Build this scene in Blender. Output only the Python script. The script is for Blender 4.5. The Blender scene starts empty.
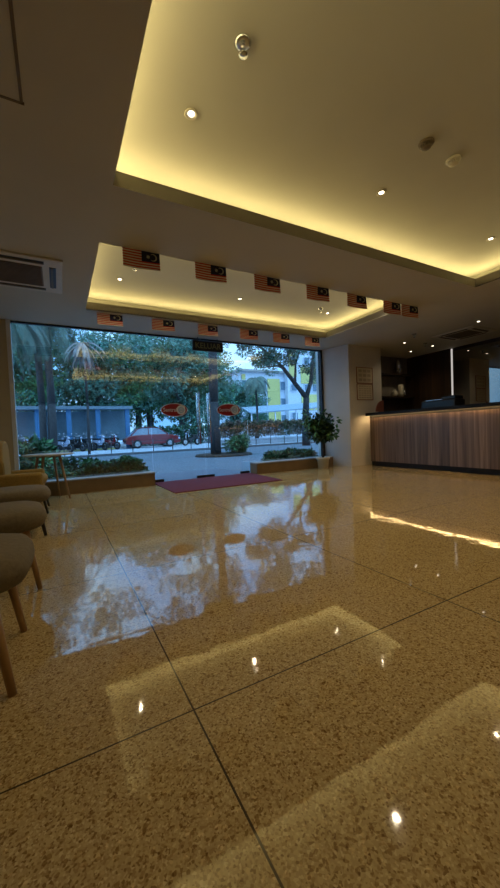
import bpy, bmesh, math, random
from mathutils import Vector, Matrix
PI = math.pi
scene = bpy.context.scene
col = scene.collection
rng = random.Random(7)

# ------------------------------------------------------------------ materials
def new_mat(name):
    m = bpy.data.materials.new(name); m.use_nodes = True
    nt = m.node_tree
    return m, nt, nt.nodes['Principled BSDF']

def mat(name, color, rough=.6, metal=0., var=.12, scale=8., bump=0., spec=.5, coat=0.):
    m, nt, b = new_mat(name)
    b.inputs['Roughness'].default_value = rough
    b.inputs['Metallic'].default_value = metal
    b.inputs['Specular IOR Level'].default_value = spec
    b.inputs['Coat Weight'].default_value = coat
    tc = nt.nodes.new('ShaderNodeTexCoord')
    n = nt.nodes.new('ShaderNodeTexNoise'); n.inputs['Scale'].default_value = scale
    n.inputs['Detail'].default_value = 4
    r = nt.nodes.new('ShaderNodeValToRGB')
    r.color_ramp.elements[0].position = .3; r.color_ramp.elements[1].position = .7
    r.color_ramp.elements[0].color = [c*(1-var) for c in color[:3]]+[1]
    r.color_ramp.elements[1].color = [min(1, c*(1+var)) for c in color[:3]]+[1]
    nt.links.new(tc.outputs['Object'], n.inputs['Vector'])
    nt.links.new(n.outputs['Fac'], r.inputs['Fac'])
    nt.links.new(r.outputs['Color'], b.inputs['Base Color'])
    if bump:
        bp = nt.nodes.new('ShaderNodeBump'); bp.inputs['Strength'].default_value = bump
        bp.inputs['Distance'].default_value = .01
        nt.links.new(n.outputs['Fac'], bp.inputs['Height'])
        nt.links.new(bp.outputs['Normal'], b.inputs['Normal'])
    return m

def wood_mat(name, c1, c2, rough=.45, scale=(14, 14, 1.2), planks=0.):
    m, nt, b = new_mat(name)
    b.inputs['Roughness'].default_value = rough
    tc = nt.nodes.new('ShaderNodeTexCoord')
    mp = nt.nodes.new('ShaderNodeMapping'); mp.inputs['Scale'].default_value = scale
    n = nt.nodes.new('ShaderNodeTexNoise'); n.inputs['Scale'].default_value = 1.
    n.inputs['Detail'].default_value = 6; n.inputs['Distortion'].default_value = .6
    r = nt.nodes.new('ShaderNodeValToRGB')
    r.color_ramp.elements[0].position = .32; r.color_ramp.elements[1].position = .68
    r.color_ramp.elements[0].color = list(c1)+[1]; r.color_ramp.elements[1].color = list(c2)+[1]
    nt.links.new(tc.outputs['Object'], mp.inputs['Vector'])
    nt.links.new(mp.outputs['Vector'], n.inputs['Vector'])
    nt.links.new(n.outputs['Fac'], r.inputs['Fac'])
    if planks:
        sx = nt.nodes.new('ShaderNodeSeparateXYZ'); nt.links.new(tc.outputs['Object'], sx.inputs[0])
        dv = nt.nodes.new('ShaderNodeMath'); dv.operation = 'DIVIDE'; dv.inputs[1].default_value = planks
        nt.links.new(sx.outputs['Y'], dv.inputs[0])
        fl = nt.nodes.new('ShaderNodeMath'); fl.operation = 'FLOOR'; nt.links.new(dv.outputs[0], fl.inputs[0])
        wn = nt.nodes.new('ShaderNodeTexWhiteNoise'); wn.noise_dimensions = '1D'
        nt.links.new(fl.outputs[0], wn.inputs['W'])
        mr = nt.nodes.new('ShaderNodeMapRange'); mr.inputs['To Min'].default_value = .62; mr.inputs['To Max'].default_value = 1.25
        nt.links.new(wn.outputs['Value'], mr.inputs['Value'])
        mx = nt.nodes.new('ShaderNodeVectorMath'); mx.operation = 'SCALE'
        nt.links.new(r.outputs['Color'], mx.inputs[0]); nt.links.new(mr.outputs['Result'], mx.inputs['Scale'])
        nt.links.new(mx.outputs['Vector'], b.inputs['Base Color'])
    else:
        nt.links.new(r.outputs['Color'], b.inputs['Base Color'])
    return m

def emit_mat(name, color, strength):
    m = bpy.data.materials.new(name); m.use_nodes = True
    nt = m.node_tree; nt.nodes.clear()
    e = nt.nodes.new('ShaderNodeEmission'); e.inputs['Color'].default_value = list(color)+[1]
    e.inputs['Strength'].default_value = strength
    o = nt.nodes.new('ShaderNodeOutputMaterial'); nt.links.new(e.outputs[0], o.inputs[0])
    return m

def glass_mat(name, tint, base=.17):
    m = bpy.data.materials.new(name); m.use_nodes = True
    nt = m.node_tree; nt.nodes.clear()
    t = nt.nodes.new('ShaderNodeBsdfTransparent'); t.inputs[0].default_value = list(tint)+[1]
    g = nt.nodes.new('ShaderNodeBsdfGlossy'); g.inputs['Roughness'].default_value = .0
    lw = nt.nodes.new('ShaderNodeLayerWeight'); lw.inputs['Blend'].default_value = .5
    pw = nt.nodes.new('ShaderNodeMath'); pw.operation = 'POWER'; pw.inputs[1].default_value = 5
    ml = nt.nodes.new('ShaderNodeMath'); ml.operation = 'MULTIPLY_ADD'; ml.inputs[1].default_value = 1-base; ml.inputs[2].default_value = base
    mix = nt.nodes.new('ShaderNodeMixShader'); o = nt.nodes.new('ShaderNodeOutputMaterial')
    nt.links.new(lw.outputs['Facing'], pw.inputs[0]); nt.links.new(pw.outputs[0], ml.inputs[0])
    nt.links.new(ml.outputs[0], mix.inputs[0]); nt.links.new(t.outputs[0], mix.inputs[1]); nt.links.new(g.outputs[0], mix.inputs[2])
    nt.links.new(mix.outputs[0], o.inputs[0])
    return m

def terrazzo():
    m, nt, b = new_mat('polished_terrazzo')
    L = nt.links.new
    tc = nt.nodes.new('ShaderNodeTexCoord')
    def vor(scale, w):
        v = nt.nodes.new('ShaderNodeTexVoronoi'); v.inputs['Scale'].default_value = scale
        v.inputs['Randomness'].default_value = 1
        L(tc.outputs['Object'], v.inputs['Vector']); return v
    def ramp(src, stops, interp='LINEAR'):
        r = nt.nodes.new('ShaderNodeValToRGB'); r.color_ramp.interpolation = interp
        e = r.color_ramp.elements
        e[0].position, e[0].color = stops[0][0], list(stops[0][1])+[1]
        e[1].position, e[1].color = stops[-1][0], list(stops[-1][1])+[1]
        for p, c in stops[1:-1]:
            k = e.new(p); k.color = list(c)+[1]
        L(src, r.inputs['Fac']); return r
    v1 = vor(200, 0)
    sp = nt.nodes.new('ShaderNodeSeparateColor'); L(v1.outputs['Color'], sp.inputs[0])
    chips = ramp(sp.outputs[0], [(0., (.20, .12, .045)), (.10, (.29, .19, .08)), (.3, (.36, .255, .12)), (.62, (.41, .30, .145)), (.9, (.48, .37, .20))], 'CONSTANT')
    v2 = vor(120, 0)
    sp2 = nt.nodes.new('ShaderNodeSeparateColor'); L(v2.outputs['Color'], sp2.inputs[0])
    big = ramp(sp2.outputs[1], [(0., (.80, .70, .55)), (.06, (1.28, 1.3, 1.25)), (.95, (1.5, 1.5, 1.45))], 'CONSTANT')
    mx = nt.nodes.new('ShaderNodeVectorMath'); mx.operation = 'MULTIPLY'
    L(chips.outputs['Color'], mx.inputs[0]); L(big.outputs['Color'], mx.inputs[1])
    # joints: a thin dark line every 1.28 m
    sx = nt.nodes.new('ShaderNodeSeparateXYZ'); L(tc.outputs['Object'], sx.inputs[0])
    def joint(out, off):
        a = nt.nodes.new('ShaderNodeMath'); a.operation = 'SUBTRACT'; a.inputs[1].default_value = off-.64; L(out, a.inputs[0])
        w = nt.nodes.new('ShaderNodeMath'); w.operation = 'FLOORED_MODULO'; w.inputs[1].default_value = 1.28; L(a.outputs[0], w.inputs[0])
        s = nt.nodes.new('ShaderNodeMath'); s.operation = 'SUBTRACT'; s.inputs[1].default_value = .64; L(w.outputs[0], s.inputs[0])
        c = nt.nodes.new('ShaderNodeMath'); c.operation = 'ABSOLUTE'; L(s.outputs[0], c.inputs[0])
        g = nt.nodes.new('ShaderNodeMath'); g.operation = 'LESS_THAN'; g.inputs[1].default_value = .0028; L(c.outputs[0], g.inputs[0])
        return g
    jx, jy = joint(sx.outputs['X'], .323), joint(sx.outputs['Y'], 1.028)
    mm = nt.nodes.new('ShaderNodeMath'); mm.operation = 'MAXIMUM'; L(jx.outputs[0], mm.inputs[0]); L(jy.outputs[0], mm.inputs[1])
    mc = nt.nodes.new('ShaderNodeMix'); mc.data_type = 'RGBA'
    L(mm.outputs[0], mc.inputs[0]); L(mx.outputs[0], mc.inputs[6]); mc.inputs[7].default_value = (.07, .05, .03, 1)
    L(mc.outputs[2], b.inputs['Base Color'])
    n = nt.nodes.new('ShaderNodeTexNoise'); n.inputs['Scale'].default_value = 2.2; n.inputs['Detail'].default_value = 5
    L(tc.outputs['Object'], n.inputs['Vector'])
    mr = nt.nodes.new('ShaderNodeMapRange'); mr.inputs['To Min'].default_value = .03; mr.inputs['To Max'].default_value = .055
    L(n.outputs['Fac'], mr.inputs['Value']); L(mr.outputs[0], b.inputs['Roughness'])
    n2 = nt.nodes.new('ShaderNodeTexNoise'); n2.inputs['Scale'].default_value = 6; n2.inputs['Detail'].default_value = 2
    L(tc.outputs['Object'], n2.inputs['Vector'])
    bp = nt.nodes.new('ShaderNodeBump'); bp.inputs['Strength'].default_value = .12; bp.inputs['Distance'].default_value = .01
    L(n2.outputs['Fac'], bp.inputs['Height']); L(bp.outputs['Normal'], b.inputs['Normal'])
    b.inputs['Specular IOR Level'].default_value = .85
    return m

def leaf_mat(name, c1, c2):
    m, nt, b = new_mat(name)
    b.inputs['Roughness'].default_value = .5
    tc = nt.nodes.new('ShaderNodeTexCoord')
    n = nt.nodes.new('ShaderNodeTexNoise'); n.inputs['Scale'].default_value = 2.3; n.inputs['Detail'].default_value = 8
    r = nt.nodes.new('ShaderNodeValToRGB')
    r.color_ramp.elements[0].position = .35; r.color_ramp.elements[1].position = .65
    r.color_ramp.elements[0].color = list(c1)+[1]; r.color_ramp.elements[1].color = list(c2)+[1]
    nt.links.new(tc.outputs['Object'], n.inputs['Vector']); nt.links.new(n.outputs['Fac'], r.inputs['Fac'])
    nt.links.new(r.outputs['Color'], b.inputs['Base Color'])
    return m

M = dict(
    backwall=mat('dark_matte_wall', (.045, .036, .025), .95, spec=.1),
    lip=mat('cove_lip_shade', (.27, .25, .21), .8, var=.04),  # darker than the ceiling: shade on the lip put into its colour
    floor=terrazzo(),
    ceiling=mat('ceiling_paint', (.53, .51, .44), .85, var=.03, scale=2),
    wall=mat('beige_wall_paint', (.50, .40, .25), .8, var=.05, scale=3),
    column=mat('column_paint', (.64, .62, .61), .7, var=.04, scale=3),
    panel=wood_mat('dark_wall_panelling', (.030, .016, .008), (.055, .03, .015), .35, (3, 14, .8), .42),
    counter=wood_mat('walnut_counter_panel', (.11, .065, .04), (.25, .16, .105), .35, (8, 22, .7), .21),
    slab=mat('black_stone_top', (.008, .007, .007), .55, spec=.25, var=.3, scale=40),
    black=mat('black_plastic', (.012, .012, .014), .4),
    darkmetal=mat('dark_metal', (.05, .05, .055), .35, .7),
    steel=mat('brushed_steel', (.55, .56, .58), .25, 1.),
    white=mat('white_metal', (.7, .7, .7), .4, var=.03),
    offwhite=mat('offwhite_plastic', (.62, .57, .46), .45, var=.04),
    grille=mat('vent_grille', (.16, .12, .075), .6),
    planter=mat('brown_ledge', (.20, .13, .065), .6, var=.1, scale=6),
    ledge=mat('grey_ledge_top', (.34, .34, .34), .5),
    mat_red=mat('red_doormat', (.13, .014, .03), .95, var=.25, scale=120, bump=.3),
    fabric=mat('grey_brown_fabric', (.185, .15, .095), .95, var=.12, scale=60, bump=.25),
    mustard=mat('mustard_fabric', (.33, .22, .06), .95, var=.12, scale=60, bump=.25),
    legwood=wood_mat('pale_leg_wood', (.34, .19, .075), (.46, .28, .12), .45, (30, 30, 3)),
    legdark=mat('black_leg_paint', (.02, .017, .014), .4),
    tabletop=mat('pale_table_top', (.55, .53, .47), .35, var=.04),
    pot=mat('cream_pot', (.56, .52, .43), .5, var=.1, scale=14),
    soil=mat('soil', (.03, .02, .013), .95),
    leafdark=leaf_mat('dark_leaf', (.010, .035, .010), (.035, .09, .025)),
    leaf=leaf_mat('green_leaf', (.03, .10, .035), (.09, .25, .08)),
    leafblue=leaf_mat('deep_green_leaf', (.06, .17, .14), (.15, .36, .27)),
    leafpale=leaf_mat('palm_leaf', (.04, .085, .06), (.14, .22, .17)),
    leafdry=leaf_mat('grey_dry_leaf', (.16, .14, .13), (.34, .31, .30)),
    leafrust=leaf_mat('rust_leaf', (.10, .055, .035), (.30, .20, .14)),
    bark=mat('grey_bark', (.042, .04, .042), .9, var=.3, scale=6, bump=.6),
    asphalt=mat('asphalt', (.095, .12, .15), .8, var=.08, scale=1.5),
    pavement=mat('pale_pavement', (.36, .39, .43), .8, var=.08, scale=2),
    kerb=mat('kerb_stone', (.12, .12, .13), .8, var=.15),
    carred=mat('red_car_paint', (.21, .012, .016), .25, var=.03, coat=1.),
    carglass=mat('dark_car_glass', (.25, .32, .4), .08),
    tyre=mat('tyre_rubber', (.012, .012, .013), .8),
    blue=mat('blue_paint', (.06, .20, .40), .5),
    shedwall=mat('shelter_back_panel', (.17, .28, .36), .5, var=.15, scale=1.5),
    shedroof=mat('shelter_roof_sheet', (.20, .27, .33), .6),
    bldwhite=mat('building_white', (.62, .68, .78), .8, var=.04, scale=.4),
    bldyellow=mat('building_yellow', (.62, .56, .20), .8, var=.05, scale=.4),
    bldglass=mat('building_window_glass', (.12, .2, .28), .2),
    flag_red=mat('flag_red', (.58, .05, .055), .85, var=.04),
    flag_white=mat('flag_white', (.74, .68, .62), .85, var=.04),
    flag_blue=mat('flag_blue', (.012, .017, .07), .85, var=.05),
    flag_yellow=mat('flag_yellow', (.50, .49, .40), .85, var=.04),
    logo_red=mat('logo_red', (.22, .004, .018), .5, var=.03),
    logo_white=mat('logo_white', (.50, .56, .74), .5, var=.03),
    logo_blue=mat('logo_pale_blue', (.24, .36, .62), .5, var=.05),
    signtext=mat('sign_letter', (.20, .19, .09), .5),
    paper=mat('paper', (.66, .60, .50), .7, var=.06, scale=30),
    ink=mat('printed_ink', (.48, .42, .34), .7),
    salmon=mat('salmon_fabric', (.28, .09, .06), .8, scale=40),
    mirror=mat('dark_mirror_glass', (.30, .29, .27), .02, 1., var=.01),
    niche=mat('niche_back', (.22, .19, .16), .7),
    glass=glass_mat('clear_glass', (.86, .94, .95)),
    cove=emit_mat('cove_light', (1., .72, .30), 7.),
    led=emit_mat('counter_led', (1., .64, .26), 45.),
    lamp=emit_mat('downlight_lamp', (1., .86, .66), 9.),
    bartrim=emit_mat('emissive_trim', (1., .93, .85), .55),  # white trim by the mirror, its brightness put in as emission
)

# ------------------------------------------------------------------ mesh building
class MB:
    """collects shapes with a material index and links them as ONE mesh object"""
    def __init__(s, *mats): s.bm = bmesh.new(); s.mats = [M[m] for m in mats]; s.smooth = False
    def _fin(s, verts, mi, smooth=False):
        for f in {f for v in verts for f in v.link_faces}:
            f.material_index = mi; f.smooth = smooth
    def box(s, x0, x1, y0, y1, z0, z1, mi=0, bev=0., rot=None):
        mtx = Matrix.Translation(((x0+x1)/2, (y0+y1)/2, (z0+z1)/2))
        if rot is not None: mtx = mtx @ rot
        mtx = mtx @ Matrix.Diagonal((abs(x1-x0), abs(y1-y0), abs(z1-z0), 1))
        g = bmesh.ops.create_cube(s.bm, size=1, matrix=mtx)
        vs = g['verts']; s._fin(vs, mi)
        if bev:
            es = list({e for v in vs for e in v.link_edges})
            r = bmesh.ops.bevel(s.bm, geom=es, offset=bev, segments=3, affect='EDGES', profile=.5)
            for f in r['faces']: f.material_index = mi; f.smooth = True
        return s
    def bar(s, a, b, r1, r2=None, seg=12, mi=0, caps=True):
        a, b = Vector(a), Vector(b); r2 = r1 if r2 is None else r2
        d = b-a; q = d.to_track_quat('Z', 'Y').to_matrix().to_4x4()
        g = bmesh.ops.create_cone(s.bm, cap_ends=caps, segments=seg, radius1=r1, radius2=r2, depth=d.length,
                                  matrix=Matrix.Translation((a+b)/2) @ q)
        for f in {f for v in g['verts'] for f in v.link_faces}:
            f.material_index = mi; f.smooth = len(f.verts) == 4
        return s
    def path(s, pts, radii, seg=10, mi=0):
        for i in range(len(pts)-1):
            s.bar(pts[i], pts[i+1], radii[i], radii[i+1], seg, mi)
            if i: s.ball(pts[i], (radii[i],)*3, 8, mi)
        return s
    def ball(s, c, r, seg=14, mi=0):
        g = bmesh.ops.create_uvsphere(s.bm, u_segments=seg, v_segments=max(6, seg//2+1), radius=1,
                                      matrix=Matrix.Translation(c) @ Matrix.Diagonal((r[0], r[1], r[2], 1)))
        s._fin(g['verts'], mi, True); return s
    def lathe(s, c, prof, seg=24, mi=0):
        rings = []
        for r, z in prof:
            rings.append([s.bm.verts.new((c[0]+r*math.cos(2*PI*k/seg), c[1]+r*math.sin(2*PI*k/seg), c[2]+z)) for k in range(seg)])
        for a, b in zip(rings, rings[1:]):
            for k in range(seg):
                f = s.bm.faces.new((a[k], a[(k+1) % seg], b[(k+1) % seg], b[k])); f.material_index = mi; f.smooth = True
        for ring, rev in ((rings[0], True), (rings[-1], False)):
            if (prof[0] if rev else prof[-1])[0] > 1e-4:
                f = s.bm.faces.new(ring[::-1] if rev else ring); f.material_index = mi
        return s
    def poly(s, pts, mi=0):
        f = s.bm.faces.new([s.bm.verts.new(p) for p in pts]); f.material_index = mi; return s
    def prism(s, pts, d, mi=0, smooth=False):
        """closed outline pts extruded by the vector d"""
        d = Vector(d); a = [s.bm.verts.new(p) for p in pts]; b = [s.bm.verts.new(Vector(p)+d) for p in pts]
        s.bm.faces.new(a[::-1]).material_index = mi; s.bm.faces.new(b).material_index = mi
        n = len(pts)
        for k in range(n):
            f = s.bm.faces.new((a[k], a[(k+1) % n], b[(k+1) % n], b[k])); f.material_index = mi; f.smooth = smooth
        return s
    def build(s, name, parent=None, fixn=True, bevel=0.):
        if fixn: bmesh.ops.recalc_face_normals(s.bm, faces=s.bm.faces)
        me = bpy.data.meshes.new(name); s.bm.to_mesh(me); s.bm.free()
        for m in s.mats: me.materials.append(m)
        o = bpy.data.objects.new(name, me); col.objects.link(o)
        if parent is not None: o.parent = parent
        if bevel:
            b = o.modifiers.new('bevel', 'BEVEL'); b.width = bevel; b.segments = 2; b.limit_method = 'ANGLE'
        return o

def empty(name, loc=(0, 0, 0), rz=0.):
    o = bpy.data.objects.new(name, None); col.objects.link(o)
    o.location = loc; o.rotation_euler = (0, 0, rz); o.empty_display_size = .1
    return o
def tag(o, label=None, cat=None, group=None, kind=None):
    if label: o['label'] = label
    if cat: o['category'] = cat
    if group: o['group'] = group
    if kind: o['kind'] = kind
    return o
def structure(o): o['kind'] = 'structure'; return o
def copy_tree(o, parent=None):
    c = o.copy(); col.objects.link(c); c.parent = parent
    for ch in o.children: copy_tree(ch, c)
    return c
def place(o, loc, rz=0., sc=None):
    o.location = loc; o.rotation_euler = (0, 0, rz)
    if sc: o.scale = (sc,)*3 if not isinstance(sc, tuple) else sc
    return o
def text_mesh(body, size, thick, material, name, parent, loc, rot, xs=1.):
    c = bpy.data.curves.new(name, 'FONT'); c.body = body; c.size = size; c.extrude = thick
    c.align_x = 'CENTER'; c.align_y = 'CENTER'; c.offset = size*.01
    t = bpy.data.objects.new(name, c); col.objects.link(t)
    dg = bpy.context.evaluated_depsgraph_get()
    me = bpy.data.meshes.new_from_object(t.evaluated_get(dg))
    bpy.data.objects.remove(t)
    me.materials.clear(); me.materials.append(M[material])
    o = bpy.data.objects.new(name, me); col.objects.link(o); o.parent = parent
    o.location = loc; o.rotation_euler = rot; o.scale = (xs, 1, 1)
    return o

# ------------------------------------------------------------------ room shell
XL, XR, YB, YW, ZC, ZU = -.86, 8.45, -6.5, 6.42, 2.68, 2.97
FT = .06
o = MB('floor').box(XL-.1, XR+.1, YB-.1, YW+.03, -.12, 0).build('floor'); structure(o)
# coves: opening x0,x1,y0,y1
COVES = [(.44, 5.04, .05, 2.735), (.43, 4.83, 3.58, 5.5)]
cb = MB('ceiling', 'lip')
def slab(x0, x1, y0, y1): cb.box(x0, x1, y0, y1, ZC, ZC+.015)
slab(XL-.1, .40, YB-.1, YW+.1)
(ax0, ax1, ay0, ay1), (bx0, bx1, by0, by1) = COVES
slab(.40, XR+.1, YB-.1, ay0)
slab(.40, ax0, ay0, ay1); slab(ax1, XR+.1, ay0, ay1)
slab(.40, XR+.1, ay1, by0)
slab(.40, bx0, by0, by1); slab(bx1, XR+.1, by0, by1)
slab(.40, XR+.1, by1, YW+.1)
for x0, x1, y0, y1 in COVES:
    t, zt = .018, ZC+.112
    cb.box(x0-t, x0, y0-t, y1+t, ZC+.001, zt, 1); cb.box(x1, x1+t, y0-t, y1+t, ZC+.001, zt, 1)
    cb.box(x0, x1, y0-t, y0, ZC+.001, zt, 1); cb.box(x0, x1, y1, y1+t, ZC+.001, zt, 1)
    g = .36                                                  # recess behind the lip
    cb.box(x0-g-.02, x0-g, y0-g, y1+g, ZC+.012, ZU); cb.box(x1+g, x1+g+.02, y0-g, y1+g, ZC+.012, ZU)
    cb.box(x0-g, x1+g, y0-g-.02, y0-g, ZC+.012, ZU); cb.box(x0-g, x1+g, y1+g, y1+g+.02, ZC+.012, ZU)
    cb.box(x0-g-.02, x1+g+.02, y0-g-.02, y1+g+.02, ZU, ZU+.03)
structure(cb.build('ceiling'))
def area(name, loc, rot, sx, sy, power, color):
    l = bpy.data.lights.new(name, 'AREA'); l.shape = 'RECTANGLE'; l.size = sx; l.size_y = sy; l.energy = power; l.color = color
    o = bpy.data.objects.new(name, l); col.objects.link(o); o.location = loc; o.rotation_euler = rot
COVE_W = 3.0
for i, (x0, x1, y0, y1) in enumerate(COVES):
    a, b, z0 = .27, .31, ZC+.016
    lb = MB('offwhite')
    lb.box(x0-b, x0-a, y0-a, y1+a, z0, z0+.05).box(x1+a, x1+b, y0-a, y1+a, z0, z0+.05)
    lb.box(x0-b, x1+b, y0-b, y0-a, z0, z0+.05).box(x0-b, x1+b, y1+a, y1+b, z0, z0+.05)
    structure(lb.build('trim_%d' % (i+1)))
    # LED strips lying in the recess, tilted towards the middle
    zz = z0+.075; c_ = (a+b)/2-.02; T_ = math.radians(180-62)
    lx, ly = x1-x0+.4, y1-y0+.4; K = COVE_W; C_ = (1., .80, .34)
    area('cove_lamp', ((x0+x1)/2, y0-c_, zz), (T_, 0, 0), lx, .03, K*lx, C_)
    area('cove_lamp', ((x0+x1)/2, y1+c_, zz), (T_, 0, PI), lx, .03, K*lx, C_)
    area('cove_lamp', (x0-c_, (y0+y1)/2, zz), (T_, 0, -PI/2), ly, .03, K*ly*(1.7 if i == 0 else 1), C_)
    area('cove_lamp', (x1+c_, (y0+y1)/2, zz), (T_, 0, PI/2), ly, .03, K*ly, C_)

structure(MB('wall').box(XL-.1, XL, YB-.1, YW+.1, 0, ZC).build('wall_left'))
structure(MB('backwall').box(XL-.1, XR+.1, YB-.1, YB, 0, ZC).build('wall_back'))
structure(MB('wall').box(XL, -.61, YW-.04, YW+.12, 0, ZC).build('wall_front'))
structure(MB('panel').box(XR, XR+.1, YB, 6.6, 0, ZC).build('wall_right'))
structure(MB('niche').box(6.66, XR, 6.40, 6.55, 0, ZC).build('wall_reception'))
# column block beside the window, 1 m wide
structure(MB('column').prism([(5.65, 5.74, 0), (6.66, 5.74, 0), (6.66, YW+.16, 0), (5.43, YW+.16, 0), (5.465, YW-.06, 0)], (0, 0, ZC)).build('wall_column'))

# planter ledges under the panes
for i, (x0, x1) in enumerate(((-.86+.001, 1.43), (3.46, 5.46))):
    lb = MB('planter', 'ledge')
    lb.box(x0, x1, 6.12, 6.40, 0, .205, 0).box(x0, x1+(.01 if i == 0 else 0), 6.105, 6.40, .205, .225, 1)
    structure(lb.build('trim_%d' % (i+3)))

# window: left pane, right pane, frames
def pane(name, x0, x1, left=None, right=None):
    root = structure(MB('glass').box(x0, x1, YW-.005, YW+.005, .0, ZC-.02).build(name))
    if left: MB(left).box(x0-.055, x0, YW-.05, YW+.05, 0, ZC).build('window_frame', root)
    if right: MB(right).box(x1, x1+.05, YW-.05, YW+.05, 0, ZC).build('window_frame', root)
    MB('darkmetal').box(x0, x1, YW-.02, YW+.02, ZC-.03, ZC).build('head_channel', root)
    return root
pane('window_1', -.552, 1.47, left='white')
pane('window_2', 3.45, 5.405, right='darkmetal')
def door(name, x0, x1, hx, px0, px1):
    root = structure(MB('glass').box(x0, x1, YW-.006, YW+.006, .012, ZC-.02).build(name))
    MB('darkmetal').box(x0, x1, YW-.02, YW+.02, ZC-.03, ZC).build('head_channel', root)
    h = MB('steel')
    for sy in (-.055, .055):
        h.bar((hx, YW+sy, .66), (hx, YW+sy, 1.65), .014)
        for z in (.78, 1.53): h.bar((hx, YW, z), (hx, YW+sy, z), .009)
    h.build('door_handle', root)
    MB('black').box(px0, px1, YW-.022, YW+.022, .004, .055, bev=.004).build('patch_fitting', root)
    return root
d1 = door('door_1', 1.48, 2.485, 2.385, 2.30, 2.485)
MB('black').box(1.48, 1.66, YW-.022, YW+.022, .004, .055, bev=.004).build('patch_fitting', d1)
d2 = door('door_2', 2.495, 3.445, 2.60, 2.495, 2.66)
MB('black').box(3.24, 3.44, YW-.022, YW+.022, .004, .055, bev=.004).build('patch_fitting', d2)

# oval logo stickers on the two glass door leaves
def sticker(x, z, hw, hh, label):
    def ell(cx, cz, a, b, n=40): return [(cx+a*math.cos(2*PI*k/n), 0, cz+b*math.sin(2*PI*k/n)) for k in range(n)]
    root = tag(empty('logo_sticker', (x, YW-.009, z)), label, 'sticker', 'oval logos on the glass doors')
    b = MB('logo_white'); b.prism(ell(0, 0, hw, hh), (0, .002, 0)); b.build('rim', root)
    b = MB('logo_red'); b.prism(ell(0, 0, hw*.94, hh*.90), (0, -.0015, 0)); b.build('oval', root)
    b = MB('logo_white', 'logo_blue'); b.prism([(p[0], -.0016, p[2]) for p in ell(hw*.50, 0, hh*.68, hh*.70)], (0, -.0012, 0))
    b.prism([(p[0], -.0029, p[2]) for p in ell(hw*.50, 0, hh*.46, hh*.47)], (0, -.0008, 0), 1)
    for k in range(3):
        w = hh*(.30 if k == 1 else .20); zz = (k-1)*hh*.25
        b.box(hw*.5-w, hw*.5+w, -.0046, -.0038, zz-hh*.05, zz+hh*.05, 0)
    b.build('emblem', root)
    text_mesh('Sentral', hh*.78, .0006, 'logo_white', 'lettering', root, (-hw*.32, -.0025, 0), (PI/2, 0, 0), .95)
sticker(1.915, 1.318, .255, .125, 'red oval logo sticker on the left glass door leaf')
sticker(3.03, 1.313, .262, .125, 'red oval logo sticker on the right glass door leaf')

# hanging exit sign over the doors
root = tag(empty('exit_sign', (2.59, 6.30, 2.42)), 'dark hanging exit sign with faint letters above the glass doors', 'sign')
MB('black').box(-.31, .31, -.02, .02, 0, .19, bev=.006).build('sign_box', root)
for hx in (-.2, .2): MB('darkmetal').bar((hx, 0, .19), (hx, 0, .258), .006).build('hanger', root)
text_mesh('KELUAR', .145, .001, 'signtext', 'lettering', root, (0, -.0215, .095), (PI/2, 0, 0), 1.)

# doormat
o = MB('mat_red').prism([(1.45, 5.02, 0), (3.34, 5.02, 0), (3.44, 6.38, 0), (1.45, 6.38, 0)], (0, 0, .012)).build('doormat', bevel=.003)
tag(o, 'dark red doormat on the floor inside the glass doors', 'doormat')

# ------------------------------------------------------------------ flags
def flag_proto():
    W, H, T = .355, .175, .002
    b = MB('flag_red', 'flag_white', 'flag_blue', 'flag_yellow')
    n = 14; h = H/n; cx0, cw = W*.5, W*.5
    nx = 8
    def yy(x, z): return .012*math.sin(x/W*PI*1.4)*(z/H)
    def cell(x0, x1, z0, z1, mi, dy=0):
        for k in range(nx):
            xa, xb = x0+(x1-x0)*k/nx, x0+(x1-x0)*(k+1)/nx
            v = [(xa, yy(xa, -z0)-dy, z0), (xb, yy(xb, -z0)-dy, z0), (xb, yy(xb, -z1)-dy, z1), (xa, yy(xa, -z1)-dy, z1)]
            b.prism(v, (0, T+2*dy, 0), mi)
    for i in range(n):
        cell(0, W if i >= 8 else cx0, -h*i, -h*(i+1), i % 2)
    cell(cx0, W, 0, -h*8, 2)
    # crescent opens to the left, star at its left
    c = (cx0+cw*.64, -h*4); R, r, off = h*2.9, h*2.35, -h*.6
    pts = [(c[0]+R*math.cos(a), c[1]+R*math.sin(a)) for a in [math.radians(-135+270*k/20) for k in range(21)]]
    inn = [(c[0]+off+r*1.02*math.cos(a), c[1]+r*math.sin(a)) for a in [math.radians(118-236*k/20) for k in range(21)]]
    def mark(ps):
        for y0 in (-.0008, T):
            b.prism([(x, yy(x, -z)+y0, z) for x, z in ps], (0, .0008, 0), 3)
    mark(pts+inn)
    s = (cx0+cw*.36, -h*4)
    mark([(s[0]+(h*1.7 if k % 2 == 0 else h*.9)*math.cos(PI*k/14), s[1]+(h*1.7 if k % 2 == 0 else h*.9)*math.sin(PI*k/14)) for k in range(28)])
    return b.build('flag')
fp = flag_proto()
ordn = ['leftmost', 'second from left', 'third from left', 'fourth from left', 'fifth from left', 'sixth from left', 'rightmost']
near = [.632, 1.365, 2.085, 2.84, 3.53, 4.235, 4.63]
far = [.58, 1.37, 2.13, 2.915, 3.61, 4.35]
for i, x in enumerate(near):
    f = fp if i == 0 else fp.copy()
    if i: col.objects.link(f)
    place(f, (x, 3.572, 2.679), math.radians(rng.uniform(-2, 2)))
    tag(f, 'striped flag with blue canton, %s in the nearer row' % ordn[i], 'flag', 'flags hung along the edge between the ceiling recesses')
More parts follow.
